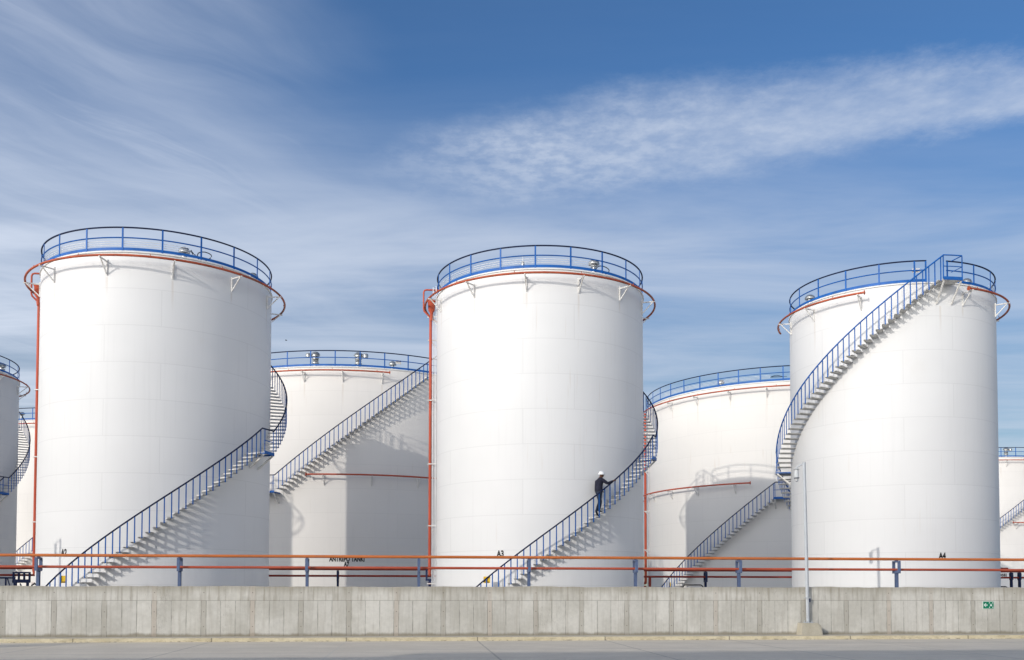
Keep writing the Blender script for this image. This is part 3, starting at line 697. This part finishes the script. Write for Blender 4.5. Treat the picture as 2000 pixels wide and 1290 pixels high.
# ------------------------------------------------------------------ ground, road, pavement, kerb
def strip_obj(name, y0, y1, z0, z1, mat, x0=-150, x1=170, base=WF, seg=1):
    b = MB().box(((x0 + x1) / 2, (y0 + y1) / 2, (z0 + z1) / 2), (x1 - x0, y1 - y0, z1 - z0))
    o = b.build(name, mat, None, False); o.location = (0, base, 0); o.rotation_euler = (0, 0, ROW)
    return tag(o, kind='structure')
def road_joints(t, x, y, z, co, c):
    # tyre-polished bands along the road, sawn joints across it, sand by the kerb
    lane = t.noise(t.xyz(t.m('MULTIPLY', x, 0.03), t.m('MULTIPLY', y, 1.1), 0.0), 1.0, 4, 0.6)
    c = t.mix(t.sm(lane, 0.35, 0.68, 0.0, 0.5), c, (0.54, 0.485, 0.40, 1))
    c = t.mix(t.sm(y, -3.0, -1.4, 0.0, 0.35), c, (0.70, 0.61, 0.46, 1))
    wob = t.m('MULTIPLY', t.m('SUBTRACT', t.noise(co, 1.5, 3), 0.5), 0.06)
    u = t.m('DIVIDE', t.m('ADD', t.m('ADD', x, 1.35), wob), 4.55)
    d = t.m('MULTIPLY', t.m('ABSOLUTE', t.m('SUBTRACT', t.m('FRACT', t.m('ADD', u, 0.5)), 0.5)), 4.55)
    pale = t.m('GREATER_THAN', t.white(t.xyz(t.m('FLOOR', t.m('ADD', u, 0.5)), 1.0, 1.0)), 0.6)
    jc = t.mix(pale, (0.16, 0.15, 0.135, 1), (0.55, 0.52, 0.45, 1))
    c = t.mix(t.m('MULTIPLY', t.sm(d, 0.012, 0.045, 1, 0), 0.42), c, jc)
    spk = t.noise(co, 5.0, 6, 0.8)
    c = t.mix(t.sm(spk, 0.68, 0.74, 0.0, 0.6), c, (0.14, 0.125, 0.10, 1))
    return c
road_m = concrete('road concrete', (0.66, 0.585, 0.465), (0.76, 0.68, 0.55), 0.8, 0.85, road_joints)
def kerb_joints(t, x, y, z, co, c):
    u = t.m('DIVIDE', t.m('ADD', x, 1.35), 4.55)
    d = t.m('MULTIPLY', t.m('ABSOLUTE', t.m('SUBTRACT', t.m('FRACT', t.m('ADD', u, 0.5)), 0.5)), 4.55)
    c = t.mix(t.sm(t.noise(t.xyz(x, 0.0, t.m('MULTIPLY', z, 3.0)), 2.5, 5, 0.7), 0.45, 0.7, 0.0, 0.7), c, (0.40, 0.34, 0.22, 1))
    low = t.m('MULTIPLY', t.sm(z, 0.05, 0.0), t.sm(t.noise(co, 3.0, 4, 0.7), 0.5, 0.62))
    c = t.mix(t.m('MULTIPLY', low, 0.8), c, (0.14, 0.115, 0.08, 1))
    return t.mix(t.m('MULTIPLY', t.sm(d, 0.008, 0.03, 1, 0), 0.75), c, (0.14, 0.12, 0.09, 1))
kerb_m = concrete('yellowed kerb paint', (0.64, 0.56, 0.37), (0.73, 0.66, 0.48), 1.2, 0.85, kerb_joints)
def pave_dirt(t, x, y, z, co, c):
    g = t.sm(t.noise(t.xyz(t.m('MULTIPLY', x, 0.05), 0.0, 0.0), 1.0, 2), 0.4, 0.6)
    return t.mix(t.sm(t.m('ADD', y, t.m('MULTIPLY', t.noise(co, 1.5, 4), 0.25)), -0.12, 0.1, 0.0, 0.7), c, (0.19, 0.165, 0.12, 1))
pave_m = concrete('pavement concrete', (0.50, 0.45, 0.36), (0.60, 0.545, 0.44), 1.0, 0.9, pave_dirt)
gravel = concrete('bund floor gravel', (0.46, 0.45, 0.42), (0.60, 0.58, 0.54), 3.0)
earth = concrete('bare ground', (0.24, 0.22, 0.18), (0.36, 0.33, 0.27), 0.2)
KF = -1.35
strip_obj('road', -45.0, KF + 0.02, -0.30, 0.0, road_m)
strip_obj('kerb', KF, KF + 0.16, -0.2, 0.128, kerb_m)
strip_obj('pavement', KF + 0.16, 0.1, -0.2, 0.12, pave_m)
strip_obj('bund_floor', 0.2, 130.0, 0.0, 0.45, gravel)
gr = MB().raw([(-3000, -3000, -0.32), (3000, -3000, -0.32), (3000, 3000, -0.32), (-3000, 3000, -0.32)], [(0, 1, 2, 3)]).build('ground', earth, None, False)
tag(gr, kind='structure')

# ------------------------------------------------------------------ lamp posts, sign
block_m = concrete('rough footing concrete', (0.44, 0.40, 0.31), (0.54, 0.50, 0.40), 2.0)
def lamp_post(label, X, px_lean):
    yb = WF + K * X - 0.165
    t = thing('lamp_post', label, 'lamp post', (X, yb, 0.12), ROW, 'grey lamp posts at the wall')
    top = 6.52; lean = px_lean
    P = lambda z: Vector((lean * z / top, 0.0, z))
    MB().tube([P(0.4), P(3.0), P(top)], [0.066, 0.063, 0.058], 12).build('pole', M['grey'], t)
    ft = MB(); prof = [(-0.43, -0.42, 0), (0.39, -0.42, 0), (0.40, 0.10, 0), (-0.43, 0.10, 0), (-0.37, -0.36, 0.44), (0.22, -0.36, 0.44), (0.36, -0.34, 0.36), (0.36, 0.09, 0.36), (0.22, 0.09, 0.45), (-0.37, 0.09, 0.45)]
    ft.raw(prof, [(3, 2, 1, 0), (0, 1, 6, 5, 4), (1, 2, 7, 6), (2, 3, 9, 8, 7), (3, 0, 4, 9), (4, 5, 8, 9), (5, 6, 7, 8)])
    ft.build('footing', block_m, t, False)
    bp = MB().box(P(0.44) + Vector((0, -0.02, 0.012)), (0.30, 0.26, 0.022))
    for sx in (-1, 1):
        for sy in (-1, 1): bp.lathe([(0.014, 0), (0.014, 0.07), (0.02, 0.03)], 6, P(0.46) + Vector((sx * 0.11, -0.02 + sy * 0.09, 0)))
    bp.build('base_plate', M['grey'], t, False)
    MB().box(P(2.05 - 0.75) + Vector((0.085, 0, 0)), (0.035, 0.09, 0.16)).build('service_box', M['deep'], t, False)
    MB().box(P(1.38) + Vector((0, 0, 0)), (0.20, 0.14, 0.03)).build('pole_clamp', M['grey'], t, False)
    # lamp on a short swan bracket
    h = P(top - 0.17)
    arm = MB().tube([h + Vector((-0.04, 0.04, 0.10)), h + Vector((-0.12, 0.12, 0.06)), h + Vector((-0.19, 0.19, 0.02)), h + Vector((-0.21, 0.21, -0.04))], 0.024, 8)
    arm.build('lamp_arm', M['grey'], t)
    c = h + Vector((-0.215, 0.215, -0.46))
    lh = MB().lathe([(0.085, 0.06), (0.095, 0.08), (0.082, 0.10), (0.078, 0.32), (0.06, 0.37), (0.10, 0.375), (0.112, 0.385), (0.10, 0.40), (0.03, 0.42)], 20, c).build('lamp_housing', M['lampgrey'], t)
    MB().lathe([(0.0, -0.10), (0.04, -0.09), (0.065, -0.05), (0.072, 0.0), (0.072, 0.06)], 18, c).build('lamp_glass', M['glass'], lh)
    MB().lathe([(0.097, 0.035), (0.10, 0.045), (0.10, 0.06), (0.087, 0.062)], 18, c).build('lamp_rim', M['deep'], lh)
lamp_post('grey lamp post on a concrete block against the wall in front of tank A4', 11.17, -0.10)
lamp_post('grey lamp post outside the picture, casting its shadow on tank A2', -23.35, 0.0)

# green assembly point sign on the wall
sxw = 17.85; cw = cos(ROW)
def wall_x(px):
    X = img_x(px, WF); return X / cw
sg = thing('wall_sign', 'small green sign with white arrow and assembly point symbol on the concrete wall', 'sign', (img_x(1929, WF), WF + K * img_x(1929, WF), E - 0.575), ROW)
MB().box((0, -0.012, 0), (0.46, 0.012, 0.30)).build('sign_border', M['signwhite'], sg, False)
MB().box((0, -0.0205, 0), (0.428, 0.005, 0.268)).build('sign_face', M['green'], sg, False)
ar = MB()
def flat(pts, y=-0.0255): ar.raw([(x, y, z) for x, z in pts], [tuple(range(len(pts)))])
flat([(-0.195, 0.0), (-0.125, 0.07), (-0.09, 0.07), (-0.138, 0.018), (-0.138, -0.018), (-0.09, -0.07), (-0.125, -0.07)])
flat([(-0.138, 0.018), (-0.04, 0.018), (-0.04, -0.018), (-0.138, -0.018)])
ar.build('arrow', M['signwhite'], sg, False)
ar = MB(); ox = 0.105
for sx in (-1, 1):
    for sz in (-1, 1):
        flat([(ox + sx * 0.052, sz * 0.058), (ox + sx * 0.088, sz * 0.105), (ox + sx * 0.088, sz * 0.07)])
        flat([(ox + sx * 0.088, sz * 0.105), (ox + sx * 0.05, sz * 0.105), (ox + sx * 0.052, sz * 0.058)], -0.0257)
for cx_, cz_, rr in ((ox, 0.035, 0.016), (ox - 0.033, 0.018, 0.013), (ox + 0.033, 0.018, 0.013)):
    flat([(cx_ + rr * cos(k * pi / 6), cz_ + rr * sin(k * pi / 6)) for k in range(12)])
flat([(ox - 0.04, -0.04), (ox + 0.04, -0.04), (ox + 0.043, -0.008), (ox + 0.018, 0.012), (ox - 0.018, 0.012), (ox - 0.043, -0.008)], -0.0257)
ar.build('pictogram', M['signwhite'], sg, False)

# ------------------------------------------------------------------ worker on the A3 stair
def person():
    cx, cy, r = TA3; i1, s1 = 2.27, 0.0711
    zk = BASE - E + 0.2 * 23                     # tread he stands on (above the eye)
    a = (zk + 1.0 - i1) / s1; A = radians(a - 1.0); R = r + 0.37
    loc = Vector((cx + R * sin(A), cy - R * cos(A), zk + E))
    F = Vector((cos(A), sin(A), 0)); L = Vector((-sin(A), cos(A), 0))
    skin = paint('brown skin', (0.13, 0.065, 0.04), 0.55); jack = paint('dark navy jacket cloth', (0.016, 0.017, 0.032), 0.85, 0.25, 9)
    jean = paint('dark blue jeans cloth', (0.022, 0.030, 0.05), 0.85, 0.3, 8); shoe = paint('black shoe leather', (0.012, 0.011, 0.011), 0.5)
    J = {}; ed = []; order = []
    def V(n, x, y, z, rx, ry=None, frm=None):
        J[n] = (x, y, z, rx, ry or rx); order.append(n)
        if frm: ed.append((frm, n))
    V('pelvis', 0.0, 0, 0.90, 0.20, 0.17)
    V('waist', -0.03, 0, 1.04, 0.21, 0.18, 'pelvis'); V('chest', -0.01, 0, 1.25, 0.235, 0.19, 'waist'); V('upper', 0.04, 0, 1.39, 0.19, 0.14, 'chest')
    V('neck', 0.09, 0, 1.48, 0.07, None, 'upper'); V('head', 0.13, 0, 1.585, 0.11, 0.10, 'neck'); V('crown', 0.14, 0, 1.67, 0.08, 0.08, 'head')
    V('nose', 0.235, -0.005, 1.565, 0.014, None, 'head')
    V('hipl', 0.01, 0.09, 0.82, 0.12, None, 'pelvis'); V('kneel', 0.12, 0.10, 0.47, 0.088, None, 'hipl'); V('calfl', 0.09, 0.10, 0.30, 0.078, None, 'kneel'); V('ankl', 0.05, 0.10, 0.085, 0.058, None, 'calfl'); V('balll', 0.15, 0.105, 0.042, 0.042, None, 'ankl'); V('toel', 0.235, 0.11, 0.033, 0.03, None, 'balll')
    V('hipr', -0.03, -0.09, 0.82, 0.12, None, 'pelvis'); V('kneer', -0.04, -0.11, 0.41, 0.086, None, 'hipr'); V('calfr', -0.12, -0.11, 0.24, 0.077, None, 'kneer'); V('ankr', -0.22, -0.11, 0.02, 0.058, None, 'calfr'); V('ballr', -0.16, -0.115, -0.105, 0.042, None, 'ankr'); V('toer', -0.09, -0.12, -0.165, 0.03, None, 'ballr')
    # right arm reaching forward to the handrail, left arm bent at the side
    V('shr', 0.06, -0.17, 1.37, 0.095, None, 'upper'); V('elr', 0.26, -0.27, 1.215, 0.07, None, 'shr'); V('wrr', 0.47, -0.325, 1.33, 0.045, None, 'elr'); V('palr', 0.535, -0.33, 1.365, 0.034, 0.022, 'wrr')
    V('shl', 0.05, 0.17, 1.37, 0.095, None, 'upper'); V('ell', 0.05, 0.27, 1.11, 0.068, None, 'shl'); V('wrl', 0.22, 0.25, 0.98, 0.033, None, 'ell'); V('pall', 0.29, 0.24, 0.945, 0.032, 0.022, 'wrl')
    for s, w, px, pz in (('r', -0.33, 0.535, 1.365), ('l', 0.24, 0.29, 0.945)):
        dz = 0.045 if s == 'r' else -0.035
        for k in range(4):
            off = (k - 1.5) * 0.018; ln = (0.058, 0.068, 0.064, 0.05)[k]
            V(f'f{s}{k}a', px + 0.035, w + off, pz + 0.02 if s == 'r' else pz - 0.01, 0.0095, None, 'pal' + s)
            V(f'f{s}{k}b', px + 0.035 + ln * 0.6, w + off - 0.012, pz + 0.012 if s == 'r' else pz - 0.03, 0.009, None, f'f{s}{k}a')
            V(f'f{s}{k}c', px + 0.035 + ln * 0.8, w + off - 0.016, pz - 0.028 if s == 'r' else pz - 0.06, 0.008, None, f'f{s}{k}b')
        V(f't{s}a', px - 0.005, w + 0.035, pz + 0.002, 0.011, None, 'pal' + s); V(f't{s}b', px + 0.035, w + 0.05, pz - 0.012, 0.009, None, f't{s}a')
    ids = {n: i for i, n in enumerate(order)}
    me = bpy.data.meshes.new('person_skeleton')
    me.from_pydata([tuple(F * J[n][0] + L * J[n][1] + Vector((0, 0, J[n][2]))) for n in order], [(ids[a_], ids[b_]) for a_, b_ in ed], [])
    o = bpy.data.objects.new('person_skeleton', me); COL.objects.link(o)
    md = o.modifiers.new('Skin', 'SKIN'); md.use_smooth_shade = True; md.branch_smoothing = 0.3
    sub = o.modifiers.new('Sub', 'SUBSURF'); sub.levels = 2; sub.render_levels = 2
    for n, i in ids.items():
        sv = me.skin_vertices[0].data[i]; sv.radius = (J[n][3], J[n][4]); sv.use_root = (n == 'pelvis')
    dg = bpy.context.evaluated_depsgraph_get(); body = bpy.data.meshes.new_from_object(o.evaluated_get(dg))
    bpy.data.objects.remove(o)
    body.name = 'person'
    body.materials.clear()
    for m_ in (jack, jean, skin, shoe): body.materials.append(m_)
    for p in body.polygons:
        p.use_smooth = True; c = p.center; f = c.dot(F); l = c.dot(L); z = c.z
        if z > 1.475 and abs(l) < 0.12: k = 2
        elif l < -0.2 and f > 0.475: k = 2
        elif l > 0.17 and f > 0.235 and z < 1.1: k = 2
        elif z > 0.90 or abs(l) > 0.215: k = 0
        else:
            foot = (f > -0.05 and z < 0.10 and l > 0) or (l < 0 and f < 0.0 and (z < -0.02))
            k = 3 if foot else 1
        p.material_index = k
    b = link('person', body, None, loc)
    tag(b, 'person in white hard hat, navy jacket and jeans climbing the A3 stair', 'person')
    hc = F * 0.125 + Vector((0, 0, 1.605))
    hm = MB(); prof = [(0.150, 0.0), (0.152, 0.012), (0.138, 0.02), (0.132, 0.07), (0.105, 0.125), (0.06, 0.152), (0.0, 0.160)]
    hm.lathe(prof, 24, hc)
    hm.box(hc + F * 0.155 + Vector((0, 0, 0.005)), (0.07, 0.17, 0.012), A)
    hm.bar(hc - F * 0.09 + Vector((0, 0, 0.135)), hc + F * 0.09 + Vector((0, 0, 0.135)), 0.03, 0.05)
    hm.build('hard_hat', M['white'], b)
    cl = MB().tube([F * 0.075 + Vector((0, 0, 1.455)) + (F * cos(q) + L * sin(q)) * 0.068 for q in [i * pi / 8 for i in range(16)]], 0.022, 8, True)
    cl.build('collar', jack, b)
person()

# small bird gliding in the gap above tank A7
bd = thing('bird', 'small dark bird gliding above tank A7, right of tank A2', 'bird', (-28.7, 120.0, E + 31.55)); bd.scale = (0.62, 0.62, 0.62)
MB().tube([(-0.22, 0, 0.0), (-0.1, 0, 0.0), (0.06, 0, 0.01), (0.2, 0, 0.02), (0.27, 0, 0.02)], [0.012, 0.055, 0.06, 0.04, 0.01], 10).build('body', M['cable'], bd)
for sy in (-1, 1):
    MB().raw([(0.1, 0, 0.03), (-0.08, 0, 0.03), (-0.02, sy * 0.25, 0.11), (0.10, sy * 0.25, 0.12), (-0.06, sy * 0.55, 0.05), (0.03, sy * 0.5, 0.07),
              (0.1, 0, 0.015), (-0.08, 0, 0.015), (-0.02, sy * 0.25, 0.10), (0.10, sy * 0.25, 0.105)],
             [(0, 1, 2, 3), (3, 2, 4, 5), (6, 9, 8, 7), (9, 5, 4, 8), (0, 3, 9, 6), (1, 7, 8, 2)]).build('wing', M['cable'], bd)

# ------------------------------------------------------------------ unseen buildings added behind the camera to cast the shade on the near road
bt = thing('shade_building', 'unseen grey building added behind the camera to shade the near road', 'building', (-12.0, -4.0, -0.3), ROW)
bm_ = concrete('grey render', (0.34, 0.34, 0.33), (0.42, 0.42, 0.41), 0.4)
HB = 15.0
XS = -17.0
MB().box(((XS + 100) / 2, -8, HB / 2), (100 - XS, 16, HB)).build('wall', bm_, bt, False)  # extended sideways to block more of the low sky
MB().box(((XS + 100) / 2, -8, HB + 0.1), (100.2 - XS, 16.4, 0.2)).build('roof', M['rack'], bt, False)
MB().box(((XS - 100) / 2 - 0.1, -8.3, HB / 2 - 0.16), (100 + XS, 16, HB - 0.32)).build('wall', bm_, bt, False)
tw = thing('shade_block', 'tall unseen grey block added behind the camera to shade the road at the far left', 'building', (0, 0, -0.3))
A_ = Vector((-42.7, -4.0)); B_ = A_ + 22 * Vector((-0.905, -0.42)); D_ = Vector((-8.0, -10.0))  # unseen block, corners set so its shade tapers on the road
ft = [A_, B_, B_ + D_, A_ + D_]
HT = 16.9
MB().raw([(p.x, p.y, z) for z in (0, HT) for p in ft], [(3, 2, 1, 0), (4, 5, 6, 7), (0, 1, 5, 4), (1, 2, 6, 5), (2, 3, 7, 6), (3, 0, 4, 7)]).build('wall', bm_, tw, False)

# ------------------------------------------------------------------ sky, sun, camera
W = bpy.data.worlds.new("World"); SC.world = W; W.use_nodes = True
t = NT(W.node_tree); bg = t.n['Background']
sky = t.add('ShaderNodeTexSky', sky_type='NISHITA', sun_disc=False)
sky.sun_elevation = SUN_EL; sky.sun_rotation = math.atan2(SUN_DIR.x, SUN_DIR.y) % (2 * pi)
sky.altitude = 0; sky.air_density = 1.0; sky.dust_density = 0.6; sky.ozone_density = 2.5
tc = t.add('ShaderNodeTexCoord'); sp = t.add('ShaderNodeSeparateXYZ'); t.l.new(tc.outputs['Generated'], sp.inputs[0])
zz = t.m('MAXIMUM', sp.outputs[2], 0.03)
px = t.m('DIVIDE', sp.outputs[0], zz); py = t.m('DIVIDE', sp.outputs[1], zz)      # position on a high cloud sheet
# long cirrus bank crossing the view
dx, dy = 0.948, -0.316
def along(ax, ay): return t.m('ADD', t.m('MULTIPLY', t.m('SUBTRACT', px, ax), dx), t.m('MULTIPLY', t.m('SUBTRACT', py, ay), dy))
def across(ax, ay): return t.m('ADD', t.m('MULTIPLY', t.m('SUBTRACT', px, ax), -dy), t.m('MULTIPLY', t.m('SUBTRACT', py, ay), dx))
la = along(-0.35, 2.33); ac = across(-0.35, 2.33)
P3 = t.xyz(px, py, 0.0)
warp = t.m('MULTIPLY', t.m('SUBTRACT', t.noise(P3, 3.0, 8, 0.72), 0.5), 0.34)
acw = t.m('ABSOLUTE', t.m('ADD', ac, warp))
halfw = t.m('MULTIPLY', t.sm(la, -0.15, 0.40, 0.12, 0.33), t.sm(la, 0.5, 1.6, 1.0, 0.62))
band = t.sm(acw, t.m('MULTIPLY', halfw, 0.15), halfw, 1, 0)
band = t.m('MULTIPLY', band, t.sm(la, -0.1, 0.45))
puff = t.noise(P3, 19.0, 7, 0.62)
smooth_ = t.sm(la, 0.35, 1.15)
lump = t.noise(P3, 4.5, 4, 0.6)
tex = t.m('ADD', t.m('MULTIPLY', t.sm(puff, 0.34, 0.66, 0.38, 0.76), t.m('SUBTRACT', 1.0, smooth_)), t.m('MULTIPLY', t.sm(puff, 0.25, 0.75, 0.55, 0.75), smooth_))
band = t.m('MULTIPLY', band, t.m('MULTIPLY', tex, t.sm(lump, 0.28, 0.62, 0.62, 1.05)))
# combed wisps on the left
ex, ey = 0.60, 0.80
wa = t.m('ADD', t.m('MULTIPLY', px, ex), t.m('MULTIPLY', py, ey)); wc = t.m('SUBTRACT', t.m('MULTIPLY', px, ey), t.m('MULTIPLY', py, ex))
wv = t.m('MULTIPLY', t.m('SUBTRACT', t.noise(P3, 1.1, 2), 0.5), 0.6)
comb = t.noise(t.xyz(t.m('MULTIPLY', wa, 1.1), t.m('MULTIPLY', t.m('ADD', wc, wv), 4.6), 1.0), 1.0, 8, 0.60, 0.15)
left = t.sm(t.m('ADD', px, t.m('MULTIPLY', t.m('SUBTRACT', t.noise(P3, 1.3, 4), 0.5), 0.5)), -0.22, -0.72)
wisp = t.m('MULTIPLY', t.m('MULTIPLY', t.sm(comb, 0.24, 0.84, 0.16, 0.46), left), t.sm(sp.outputs[2], 0.8, 0.55))
fine_ = t.noise(t.xyz(t.m('MULTIPLY', wa, 1.0), t.m('MULTIPLY', t.m('ADD', wc, wv), 8.5), 5.0), 1.0, 6, 0.6, 0.3)
wisp = t.m('ADD', wisp, t.m('MULTIPLY', t.m('MULTIPLY', t.sm(fine_, 0.56, 0.80, 0.0, 0.26), left), t.sm(py, 2.9, 2.2)))
# thin veil thickening with distance, and a cloud sheet added behind the camera as fill light
veil = t.noise(t.xyz(t.m('MULTIPLY', px, 0.5), t.m('MULTIPLY', py, 1.6), 3.0), 1.0, 6, 0.6, 0.4)
vm_ = t.m('MULTIPLY', t.sm(veil, 0.25, 0.78, 0.25, 1.0), t.sm(py, 1.75, 2.8, 0.06, 0.92))
vm_ = t.m('MULTIPLY', vm_, t.sm(px, 1.7, -0.3, 0.75, 1.0))
back_fill = t.m('MULTIPLY', t.m('MULTIPLY', t.sm(py, 1.2, -0.8), t.sm(sp.outputs[2], 0.62, 0.22)), t.sm(veil, 0.2, 0.7, 0.5, 0.85))
inv = lambda v: t.m('SUBTRACT', 1.0, v)
cov = inv(t.m('MULTIPLY', t.m('MULTIPLY', inv(band), inv(back_fill)), t.m('MULTIPLY', inv(wisp), inv(vm_))))
cov = t.m('MULTIPLY', cov, t.sm(sp.outputs[2], -0.02, 0.05))
SKY = 0.10
dt = t.add('ShaderNodeVectorMath', operation='DOT_PRODUCT'); t.l.new(tc.outputs['Generated'], dt.inputs[0]); dt.inputs[1].default_value = SUN_DIR
gl = t.m('POWER', t.sm(dt.outputs['Value'], -0.1, 1.0), 3.0)  # cloud glow round the sun, added as fill light
g1 = t.add('ShaderNodeVectorMath', operation='SCALE'); g1.inputs[0].default_value = (29.0, 26.6, 23.4); t.put(g1.inputs['Scale'], gl)
g2 = t.add('ShaderNodeVectorMath', operation='SCALE'); g2.inputs[0].default_value = (14.0, 13.4, 12.8); t.put(g2.inputs['Scale'], t.sm(dt.outputs['Value'], -0.55, 0.8))  # broad added glow, lifts the shaded tank sides
g3 = t.add('ShaderNodeVectorMath', operation='ADD'); t.l.new(g1.outputs[0], g3.inputs[0]); t.l.new(g2.outputs[0], g3.inputs[1])
vs_ = t.add('ShaderNodeVectorMath', operation='ADD'); vs_.inputs[1].default_value = (6.0, 6.75, 8.1); t.l.new(g3.outputs[0], vs_.inputs[0])
tint = t.mix(t.sm(sp.outputs[2], 0.10, 0.46), (0.68, 0.77, 0.80, 1), (0.58, 0.95, 1.28, 1))
blue = t.mix(1.0, sky.outputs[0], tint, 'MULTIPLY')
c = t.mix(t.m('MULTIPLY', cov, 0.92), blue, vs_.outputs[0])
t.put(bg.inputs['Color'], c); bg.inputs['Strength'].default_value = SKY

sun = bpy.data.lights.new('sun', 'SUN'); sun.energy = 2.0; sun.angle = radians(0.53); sun.color = (1.0, 0.94, 0.86)
so = bpy.data.objects.new('sun', sun); COL.objects.link(so); so.rotation_euler = SUN_DIR.to_track_quat('Z', 'Y').to_euler()
so.location = (-30, -40, 40)

cam = bpy.data.cameras.new('camera'); co_ = bpy.data.objects.new('camera', cam); COL.objects.link(co_)
cam.sensor_width = 36.0; cam.sensor_fit = 'HORIZONTAL'; cam.lens = F_PX / 2000 * 36.0
pp = Y_H - F_PX * tan(PITCH); cam.shift_y = (pp - 645.0) / 2000.0
co_.location = (0, 0, E)
co_.rotation_euler = (Matrix.Rotation(pi / 2 + PITCH, 3, 'X') @ Matrix.Rotation(ROLL, 3, 'Z')).to_euler()
cam.clip_start = 0.1; cam.clip_end = 6000
SC.camera = co_
SC.view_settings.view_transform = 'Standard'; SC.view_settings.look = 'None'; SC.view_settings.exposure = 0.0; SC.view_settings.gamma = 1.0
SC.cycles.max_bounces = 6
